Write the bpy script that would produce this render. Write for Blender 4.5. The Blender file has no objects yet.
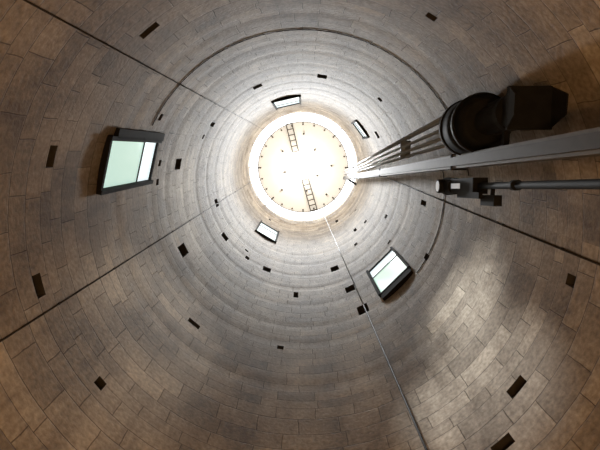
import bpy, math, random
from mathutils import Vector, Matrix
random.seed(11)
R=3.7; CY=1.2; H=34.0
sc=bpy.context.scene
sc.view_settings.view_transform='Standard'
def link(o): sc.collection.objects.link(o); return o
# ---------- materials ----------
def mat(name,col,rough=.6,metal=0,emit=None,es=0,noise=0,nscale=8):
    m=bpy.data.materials.new(name); m.use_nodes=True; nt=m.node_tree; b=nt.nodes['Principled BSDF']
    b.inputs['Base Color'].default_value=(*col,1); b.inputs['Roughness'].default_value=rough; b.inputs['Metallic'].default_value=metal
    if emit: b.inputs['Emission Color'].default_value=(*emit,1); b.inputs['Emission Strength'].default_value=es
    if noise:
        tc=nt.nodes.new('ShaderNodeTexCoord'); n=nt.nodes.new('ShaderNodeTexNoise'); n.inputs['Scale'].default_value=nscale
        r=nt.nodes.new('ShaderNodeValToRGB'); r.color_ramp.elements[0].position=.3; r.color_ramp.elements[1].position=.7
        r.color_ramp.elements[0].color=(*[c*(1-noise) for c in col],1); r.color_ramp.elements[1].color=(*[min(1,c*(1+noise)) for c in col],1)
        nt.links.new(tc.outputs['Object'],n.inputs['Vector']); nt.links.new(n.outputs['Fac'],r.inputs['Fac']); nt.links.new(r.outputs['Color'],b.inputs['Base Color'])
    return m
def wall_mat():
    m=bpy.data.materials.new('stone_courses'); m.use_nodes=True; nt=m.node_tree; N=nt.nodes; L=nt.links; b=N['Principled BSDF']
    b.inputs['Roughness'].default_value=.65; b.inputs['Specular IOR Level'].default_value=.3
    uv=N.new('ShaderNodeUVMap'); uv.uv_map='UVMap'
    sp=N.new('ShaderNodeSeparateXYZ'); L.new(uv.outputs[0],sp.inputs[0])
    def mth(op,a,c=None,k=None):
        q=N.new('ShaderNodeMath'); q.operation=op
        for i,v in enumerate((a,c,k)):
            if v is None: continue
            if isinstance(v,(int,float)): q.inputs[i].default_value=v
            else: L.new(v,q.inputs[i])
        return q.outputs[0]
    s1=mth('MULTIPLY',mth('SINE',mth('MULTIPLY',sp.outputs[1],3.1)),.085)
    s2=mth('MULTIPLY',mth('SINE',mth('MULTIPLY',sp.outputs[1],7.7)),.03)
    vv=mth('ADD',sp.outputs[1],mth('ADD',s1,s2))
    cmb=N.new('ShaderNodeCombineXYZ'); L.new(sp.outputs[0],cmb.inputs[0]); L.new(vv,cmb.inputs[1])
    nz=N.new('ShaderNodeTexNoise'); nz.inputs['Scale'].default_value=2.5; nz.inputs['Detail'].default_value=2
    L.new(uv.outputs[0],nz.inputs['Vector'])
    mx=N.new('ShaderNodeVectorMath'); mx.operation='MULTIPLY_ADD'; mx.inputs[1].default_value=(.05,.04,0)
    L.new(nz.outputs['Color'],mx.inputs[0]); L.new(cmb.outputs[0],mx.inputs[2])
    br=N.new('ShaderNodeTexBrick'); br.offset=.42; br.offset_frequency=2; br.squash=1.5; br.squash_frequency=3
    br.inputs['Scale'].default_value=1; br.inputs['Brick Width'].default_value=.74; br.inputs['Row Height'].default_value=.36
    br.inputs['Mortar Size'].default_value=.009; br.inputs['Mortar Smooth'].default_value=.7; br.inputs['Bias'].default_value=.0
    br.inputs['Color1'].default_value=(.50,.43,.335,1); br.inputs['Color2'].default_value=(.29,.24,.18,1); br.inputs['Mortar'].default_value=(.15,.12,.09,1)
    L.new(mx.outputs[0],br.inputs['Vector'])
    n2=N.new('ShaderNodeTexNoise'); n2.inputs['Scale'].default_value=.8; n2.inputs['Detail'].default_value=8; n2.inputs['Roughness'].default_value=.7
    mp=N.new('ShaderNodeMapping'); mp.inputs['Scale'].default_value=(1,.4,1); L.new(uv.outputs[0],mp.inputs[0]); L.new(mp.outputs[0],n2.inputs['Vector'])
    r2=N.new('ShaderNodeValToRGB'); r2.color_ramp.elements[0].position=.36; r2.color_ramp.elements[0].color=(.42,.37,.32,1); r2.color_ramp.elements[1].position=.64; r2.color_ramp.elements[1].color=(1.2,1.2,1.2,1)
    L.new(n2.outputs['Fac'],r2.inputs['Fac'])
    n3=N.new('ShaderNodeTexNoise'); n3.inputs['Scale'].default_value=14; n3.inputs['Detail'].default_value=6; L.new(uv.outputs[0],n3.inputs['Vector'])
    r3=N.new('ShaderNodeValToRGB'); r3.color_ramp.elements[0].position=.2; r3.color_ramp.elements[1].position=.8; r3.color_ramp.elements[0].color=(.55,.52,.48,1); r3.color_ramp.elements[1].color=(1.35,1.35,1.35,1)
    L.new(n3.outputs['Fac'],r3.inputs['Fac'])
    def mul(a,c):
        k=N.new('ShaderNodeMix'); k.data_type='RGBA'; k.blend_type='MULTIPLY'; k.inputs[0].default_value=1; L.new(a,k.inputs[6]); L.new(c,k.inputs[7]); return k.outputs[2]
    col=mul(mul(br.outputs['Color'],r2.outputs['Color']),r3.outputs['Color'])
    L.new(col,b.inputs['Base Color'])
    bp=N.new('ShaderNodeBump'); bp.inputs['Strength'].default_value=.5; bp.inputs['Distance'].default_value=.03; bp.invert=True
    L.new(br.outputs['Fac'],bp.inputs['Height'])
    bp2=N.new('ShaderNodeBump'); bp2.inputs['Strength'].default_value=.4; bp2.inputs['Distance'].default_value=.02
    L.new(n3.outputs['Fac'],bp2.inputs['Height']); L.new(bp.outputs['Normal'],bp2.inputs['Normal']); L.new(bp2.outputs['Normal'],b.inputs['Normal'])
    return m
M_wall=wall_mat()
M_hole=mat('shaded_recess_stone',(.035,.027,.02),.9,noise=.4)  # wall stone inside the holes, their shade put into the colour
M_black=mat('black_metal',(.009,.0085,.008),.7,0,noise=.3)
M_black.node_tree.nodes['Principled BSDF'].inputs['Specular IOR Level'].default_value=.2
M_cable=mat('black_cable',(.02,.017,.015),.6,noise=.3)
M_steel=mat('brushed_steel',(.42,.43,.45),.4,.8,noise=.15,nscale=20)
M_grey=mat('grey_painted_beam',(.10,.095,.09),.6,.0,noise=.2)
M_beamside=mat('shaded_beam_side',(.035,.032,.03),.6,.0,noise=.2)  # shaded copy of the beam grey, for the column's dark side
M_frame=mat('dark_window_frame',(.012,.011,.010),.8,0,noise=.3)
M_frame.node_tree.nodes['Principled BSDF'].inputs['Specular IOR Level'].default_value=.15
M_teal=mat('teal_window_glass',(.3,.5,.45),.1,0,(.52,.72,.63),.95)
M_white=mat('bright_glass_and_soffit',(.6,.7,.7),.1,0,(.80,.92,.95),1.05)
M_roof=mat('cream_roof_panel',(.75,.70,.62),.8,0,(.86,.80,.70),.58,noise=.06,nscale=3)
M_peg=mat('roof_fixing',(.12,.11,.10),.6,.2,noise=.2)
M_floor=mat('stone_floor',(.35,.31,.26),.8,noise=.25,nscale=3)
M_lens=mat('lens_glass',(.5,.55,.6),.1,0,(.6,.65,.7),.4)
# ---------- helpers ----------
def mesh(name,V,Fc,mats,mi=None,smooth=False):
    me=bpy.data.meshes.new(name); me.from_pydata([tuple(v) for v in V],[],Fc)
    for m in mats: me.materials.append(m)
    for i,p in enumerate(me.polygons):
        if mi: p.material_index=mi[i]
        p.use_smooth=smooth
    me.update(); return link(bpy.data.objects.new(name,me))
class B:
    def __init__(s): s.V=[];s.F=[];s.M=[]
    def prism(s,sec0,sec1,mi=0,cap=True):
        n=len(sec0);k=len(s.V); s.V+=list(sec0)+list(sec1)
        for i in range(n):
            j=(i+1)%n; s.F.append((k+i,k+j,k+n+j,k+n+i)); s.M.append(mi)
        if cap: s.F.append(tuple(k+i for i in reversed(range(n)))); s.F.append(tuple(k+n+i for i in range(n))); s.M+= [mi,mi]
    def fr(s,a,b):
        d=(b-a).normalized(); u=Vector((1,0,0)); 
        if abs(d.x)>.9: u=Vector((0,0,1))
        u=(u-d*u.dot(d)).normalized(); return u,d.cross(u)
    def cyl(s,a,b,r0,r1=None,mi=0,n=24):
        a=Vector(a);b=Vector(b);r1=r0 if r1 is None else r1;u,w=s.fr(a,b)
        f=lambda c,r:[c+u*r*math.cos(2*math.pi*i/n)+w*r*math.sin(2*math.pi*i/n) for i in range(n)]
        s.prism(f(a,r0),f(b,r1),mi)
    def bar(s,a,b,w0,h0,w1=None,h1=None,mi=0):
        a=Vector(a);b=Vector(b);w1=w1 or w0;h1=h1 or h0;u,w=s.fr(a,b)
        f=lambda c,p,q:[c+u*p/2+w*q/2,c-u*p/2+w*q/2,c-u*p/2-w*q/2,c+u*p/2-w*q/2]
        s.prism(f(a,w0,h0),f(b,w1,h1),mi)
    def make(s,name,mats,smooth=False,parent=None):
        o=mesh(name,s.V,s.F,mats,s.M,False)
        import bmesh
        bm=bmesh.new(); bm.from_mesh(o.data); bmesh.ops.recalc_face_normals(bm,faces=bm.faces); bm.to_mesh(o.data); bm.free()
        if smooth:
            for p in o.data.polygons: p.use_smooth=len(p.vertices)==4
        if parent: o.parent=parent
        return o
def empty(name,loc=(0,0,0)):
    o=bpy.data.objects.new(name,None); o.empty_display_size=.2; return link(o)
# ---------- wall ----------
NT=144; dz=.2; NZ=int(H/dz)
groove={round(z/dz):g for z,g in ((10.6,.015),(12.8,.015),(14.0,.02),(15.8,.015),(17.6,.03),(19.4,.03),(21.2,.035),(23.0,.035),(28.2,.04),(29.4,.04),(30.6,.04),(31.8,.04),(32.8,.04))}
def P(i,k,r=R):
    if r==R: r=R+groove.get(k,0)
    a=2*math.pi*(i%NT)/NT; return Vector((r*math.cos(a),CY+r*math.sin(a),k*dz))
def ti(deg): return int(round(deg/360*NT))
recs=[]
wins=[(-172.5,-157.5,9.8,12.6),(35,52.5,14.4,17.0),(-112.5,-92.5,23.6,27.2),(112.5,130,24.6,27.6),(-45,-30,24.6,26.6)]
for a0,a1,z0,z1 in wins: recs.append((ti(a0),ti(a1),round(z0/dz),round(z1/dz),.5,'w'))
hl=[(-131,8.6),(-166,8.1,2),(168,7.5),(42,7.1,2),(32,7.5),(-60,8.9),(-83,17.5,2),(-49,16.7),(-33,21.8),(-169,14.8,2),(152,14.1),(142,19,2),(109,19,2),(163,20.5,2),(60,14),(24,13.7),(63,16.2),(143,7.8),(-117,17.9),(8,7.6),(67,19.4),(98,12.3),(129,11.6)]
occ=[(r[0]-2,r[1]+2,r[2]-2,r[3]+2) for r in recs]
def addhole(a,z,w=1,hh=1):
    i=ti(a); k=round(z/dz)
    for o in occ:
        for s in (0,NT,-NT):
            if o[0]<=i+s+w and i+s<=o[1] and o[2]<=k+hh and k<=o[3]: return
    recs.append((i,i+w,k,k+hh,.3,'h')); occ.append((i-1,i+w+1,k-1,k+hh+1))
for n_,h in enumerate(hl):
    small=n_%2==1 and h[1]<20 and len(h)<3
    addhole(h[0],h[1],1 if small else 2,(1 if h[1]<13 else 2 if small else 3) if len(h)<3 else (1 if h[1]<9 else 3))
for q in range(20):
    z=random.uniform(12,30); addhole(random.uniform(-180,180),z,1,1 if z<15 else random.choice((1,2,3)))
cut={}
for r in recs:
    for i in range(r[0],r[1]):
        for k in range(r[2],r[3]): cut[(i%NT,k)]=1
V=[];Fc=[];mi=[];UV=[]
def quad(ps,m,uvs):
    k=len(V); V.extend(ps); Fc.append((k,k+1,k+2,k+3)); mi.append(m); UV.extend(uvs)
idx={}
def vid(i,k):
    key=(i%NT,k)
    if key not in idx: idx[key]=len(V); V.append(P(i,k))
    return idx[key]
cw=2*math.pi*R/NT
for k in range(NZ):
    for i in range(NT):
        if (i,k) in cut: continue
        Fc.append((vid(i,k),vid(i,k+1),vid(i+1,k+1),vid(i+1,k))); mi.append(0)
        UV+= [(i*cw,k*dz),(i*cw,(k+1)*dz),((i+1)*cw,(k+1)*dz),((i+1)*cw,k*dz)]
nsm=len(Fc)
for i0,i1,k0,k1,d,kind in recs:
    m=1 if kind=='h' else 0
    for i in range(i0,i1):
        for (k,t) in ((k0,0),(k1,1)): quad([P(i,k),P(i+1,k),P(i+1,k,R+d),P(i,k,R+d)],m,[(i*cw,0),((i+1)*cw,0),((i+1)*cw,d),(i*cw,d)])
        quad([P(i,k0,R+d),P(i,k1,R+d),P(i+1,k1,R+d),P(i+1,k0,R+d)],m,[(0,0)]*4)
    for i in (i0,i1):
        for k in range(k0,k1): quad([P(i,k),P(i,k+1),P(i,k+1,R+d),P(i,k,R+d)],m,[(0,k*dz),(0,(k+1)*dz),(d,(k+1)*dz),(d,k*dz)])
w=mesh('wall_round',V,Fc,[M_wall,M_hole],mi)
uvl=w.data.uv_layers.new(name='UVMap')
for j,c in enumerate(UV): uvl.data[j].uv=c
for j in range(nsm): w.data.polygons[j].use_smooth=True
n=96; mesh('floor',[(R*math.cos(2*math.pi*i/n),CY+R*math.sin(2*math.pi*i/n),0) for i in range(n)],[tuple(range(n))],[M_floor])
# ---------- windows ----------
for j,(a0,a1,z0,z1) in enumerate(wins):
    i0,i1=ti(a0),ti(a1); A=P(i0,0);Bp=P(i1,0); A.z=Bp.z=0
    t=(Bp-A); wd=t.length; t.normalize(); nrm=Vector((0,CY,0))-(A+Bp)/2; nrm.z=0; nrm.normalize()
    b=B(); up=Vector((0,0,1))
    def slab(u0,u1,v0,v1,d0,d1,mi_):
        q=lambda d:[A+t*u0+up*v0+nrm*d,A+t*u1+up*v0+nrm*d,A+t*u1+up*v1+nrm*d,A+t*u0+up*v1+nrm*d]
        b.prism(q(d0),q(d1),mi_)
    fw=.05
    slab(-fw,.03,z0-fw,z1+fw,-.1,.10,0); slab(wd-.03,wd+fw,z0-fw,z1+fw,-.1,.10,0)
    slab(.03,wd-.03,z1-.03,z1+fw,-.1,.04,0); slab(.03,wd-.03,z0-fw,z0+.03,-.1,.08,0)
    zs=z0+(z1-z0)*.70
    slab(.03,wd-.03,zs-.02,zs+.02,-.06,.01,0)
    slab(.03,wd-.03,z0+.03,zs-.02,-.03,-.01,1); slab(.03,wd-.03,zs+.02,z1-.03,-.03,-.01,2)  # upper white pane glows in place of the lit window soffit
    if j==0: slab(wd+.02,wd+.20,z0+.2,z1+.15,-.1,.10,0)
    if j==1: slab(.0,wd,z0-.4,z0-fw,-.1,.07,0)
    b.make('window_%d'%(j+1),[M_frame,M_teal if j<2 else M_white,M_white])
# ---------- cables ----------
def onw(a,z,off=.05): a=math.radians(a); return Vector(((R-off)*math.cos(a),CY+(R-off)*math.sin(a),z))
for a0,a1,z0,z1,r in [(164,165,.0,33.5,.012),(-135,-136,.0,33.5,.010),(4.5,-2,.0,33.5,.016)]:
    b=B(); b.cyl(onw(a0,z0,.03),onw(a1,z1,.03),r,n=8)
    for z in range(2,33,2): 
        p=onw(a0+(a1-a0)*z/33.5,z,.02); b.cyl(p-Vector((0,0,.02)),p+Vector((0,0,.02)),r*1.5,n=8)
    b.make('wall_cable',[M_cable],True)
b=B(); b.cyl(onw(58.5,0),onw(61.5,14.4),.020,n=8); b.cyl(onw(61.5,14.4),onw(66,33.5),.016,mi=1,n=8)
b.make('wall_cable',[M_cable,M_steel],True)
def ring(name,z,r,a0,a1,off=.04):
    n=int(abs(a1-a0)/2.5); b=B()
    for i in range(n):
        x=a0+(a1-a0)*i/n; y=a0+(a1-a0)*(i+1)/n
        b.cyl(onw(x,z,off),onw(y,z,off),r,n=8)
    b.make(name,[M_cable],True)
ring('ring_conduit',11.8,.010,-152,-10,.013)
ring('ring_conduit',13.7,.010,-12,34,.013)
# ---------- column ----------
def colp(z,dx=0,dy=0): return Vector((2.80+.001*z+dx,-.50+.0715*z+dy,z))
b=B(); b.bar(colp(0),colp(32.8),.24,.24,mi=0)
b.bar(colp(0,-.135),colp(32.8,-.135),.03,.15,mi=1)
for z in (10,18,26): b.bar(colp(z),colp(z+.06),.29,.29,mi=2)
b.bar(colp(32.6),Vector((3.6,2.3,32.6)),.15,.15,mi=2)
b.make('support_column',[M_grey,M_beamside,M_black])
E=empty('drum_floodlight')
b=B()
c=lambda z,dx=0,dy=0:colp(z,dx,dy-.56)
b.cyl(c(9.05),c(9.65),.44,.46,n=40); b.cyl(c(8.98),c(9.08),.47,.47,n=40); b.cyl(c(9.6),c(9.68),.48,.48,n=40)
b.cyl(c(8.8),c(8.98),.33,.45,n=40); b.cyl(c(9.68),c(9.9),.46,.28,n=40)
b.make('drum',[M_black],True,E)
b=B(); b.cyl(c(8.0),c(8.85),.17,.2,n=24); b.cyl(c(7.9),c(8.02),.24,n=24); b.bar(c(7.85,.0),c(8.6,.0),.16,.46)
b.make('neck',[M_black],False,E)
b=B(); b.bar(c(8.15),c(7.6,.05,.0),.24,.24,.50,.50); b.bar(c(7.6,.05),c(7.54,.05),.56,.54)
for sx in(-1,1): b.prism([c(7.54,.05+sx*.26,-.25),c(7.54,.05+sx*.28,-.25),c(7.54,.05+sx*.28,.25),c(7.54,.05+sx*.26,.25)],[c(7.28,.05+sx*.30,-.12),c(7.28,.05+sx*.32,-.12),c(7.28,.05+sx*.32,.12),c(7.28,.05+sx*.30,.12)])
b.make('hood',[M_black],False,E)
b=B()
for z in (8.1,9.35): b.bar(c(z,0,.0),colp(z,0,-.13),.08,.08)
b.make('mount_arm',[M_black],False,E)
b=B()
for dx,dy in ((-.30,-.24),(-.22,-.06),(-.30,.14),(.0,-.34),(-.1,.22)):
    b.cyl(c(9.92,dx,dy),colp(32.6,dx*.4,dy*.5-.32),.035,n=10)
for z in (14,):
    t=(z-9.8)/22.8; mid=Vector((0,-.56*(1-t)-.32*t,0)); b.bar(colp(z)+mid+Vector((-.28*(1-.6*t),0,0)),colp(z)+mid+Vector((.02,0,0)),.04,.5*(1-t*.5))
b.make('steel_pipe_bundle',[M_steel],True)
E2=empty('projector_unit')
tp=lambda z,dx=0,dy=0:Vector((2.80+dx,-.16+.081*z+dy,z))
b=B(); b.cyl(tp(0),tp(9.0),.05,n=16); b.cyl(tp(5.5),tp(5.6),.07,n=16); b.cyl(tp(7.6),tp(7.75),.07,n=16); b.make('standpipe',[M_black],True,E2)
b=B(); b.bar(tp(8.9),tp(10.0),.24,.26); b.cyl(tp(10.0,-.02),tp(10.5,-.02),.15,.17); b.bar(tp(8.6,-.1,.15),tp(9.6,-.1,.15),.06,.1); b.bar(tp(8.2,0,.22),tp(8.7,0,.22),.12,.16);b.bar(tp(8.4),tp(8.4,0,.3),.05,.05)
b.make('housing',[M_black],False,E2)
b=B(); b.cyl(tp(10.35,-.26),tp(10.35,-.12),.13,.13,n=24); b.make('lens_barrel',[M_black],True,E2)
b=B(); b.cyl(tp(10.33,-.27),tp(10.33,-.258),.1,.1,n=24); b.bar(tp(9.5,-.13),tp(9.9,-.13),.03,.09); b.make('lens',[M_lens],False,E2)
# ---------- roof ----------
zr=33.9; RR=3.1; b=B()
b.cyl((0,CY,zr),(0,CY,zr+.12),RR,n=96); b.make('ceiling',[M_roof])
b=B()
for i in range(24):
    a=2*math.pi*i/24; p=Vector(((RR-.18)*math.cos(a),CY+(RR-.18)*math.sin(a),zr)); b.cyl(p-Vector((0,0,.12)),p,.06,n=10)
    if i%3==0:
        q=Vector(((R)*math.cos(a),CY+(R)*math.sin(a),zr-.06)); b.bar(p-Vector((0,0,.06)),q,.06,.08)
for i in range(9):
    a=i*2.4+.5; rr=1.1+.17*i; p=Vector((rr*math.cos(a),CY+rr*math.sin(a),zr)); b.cyl(p-Vector((0,0,.1)),p,.07,n=10)
for i in range(72):
    a=2*math.pi*i/72; e=2*math.pi*(i+1)/72
    b.bar(((RR)*math.cos(a),CY+(RR)*math.sin(a),zr-.03),((RR)*math.cos(e),CY+(RR)*math.sin(e),zr-.03),.05,.05)
b.make('roof_fixings',[M_peg])
def ladder(p,q,wd):
    p=Vector(p);q=Vector(q);d=(q-p).normalized(); s=Vector((-d.y,d.x,0))*wd/2; b=B()
    b.bar(p+s,q+s,.07,.07); b.bar(p-s,q-s,.07,.07); n=int((q-p).length/.35)
    for i in range(n+1):
        m=p+(q-p)*i/n; b.bar(m+s,m-s,.06,.06)
    for e in(p,q):
        for x in(s,-s): b.bar(e+x,Vector((e.x+x.x,e.y+x.y,zr)),.05,.05)
    b.make('roof_ladder',[M_peg])
ladder((-.95,-1.75,33.6),(-.5,.1,33.6),.4); ladder((.15,2.0,33.6),(.75,4.1,33.6),.45)
# ---------- lights ----------
def spot(loc,tgt,e,ang,col,size=0,blend=1):
    l=bpy.data.lights.new('light','SPOT'); l.energy=e; l.spot_size=math.radians(ang); l.spot_blend=blend; l.color=col; l.shadow_soft_size=size
    o=link(bpy.data.objects.new('light',l)); o.location=loc; o.rotation_euler=(Vector(tgt)-Vector(loc)).to_track_quat('-Z','Y').to_euler(); return o
def point(loc,e,col,size=0):
    l=bpy.data.lights.new('light','POINT'); l.energy=e; l.color=col; l.shadow_soft_size=size; o=link(bpy.data.objects.new('light',l)); o.location=loc; return o
DAY=(.86,.93,1)
spot((0,CY,33),(0,CY,0),3600,68,(.92,.96,1),.5)
spot((0,CY,33.3),(0,CY,0),900,170,(1,.98,.95),.5)
point((0,CY,32.5),380,(1,.98,.94),.6)
point((0,CY,.8),430,(1,.60,.27),.3)  # added warm fill for the lower walls, out of view
spot(onw(-165,12,.3),onw(30,10.5,0),2300,26,DAY,.06)
spot(onw(-165,12,.3),onw(42,8.4,0),2100,25,DAY,.06)
spot(onw(43,16.5,.3),onw(178,15.5,0),700,46,DAY,.06)
spot(onw(-30,22,.3),onw(144,10,0),2200,17,(1,.93,.84),.06)
W=bpy.data.worlds.new('sky'); sc.world=W; W.use_nodes=True; W.node_tree.nodes['Background'].inputs[0].default_value=(.93,.97,1,1); W.node_tree.nodes['Background'].inputs[1].default_value=6
# ---------- camera ----------
F=Vector((-3/467,math.sin(math.atan(75/467)),math.cos(math.atan(75/467)))).normalized()
X=Vector((1,0,0)); X=(X-F*X.dot(F)).normalized(); U=X.cross(F)
if U.y>0: U=-U
cd=bpy.data.cameras.new('camera'); cd.sensor_width=36; cd.lens=467*36/600; c=link(bpy.data.objects.new('camera',cd))
m=Matrix((X,U,-F)).transposed().to_4x4(); m.translation=(0,0,1.5); c.matrix_world=m; sc.camera=c
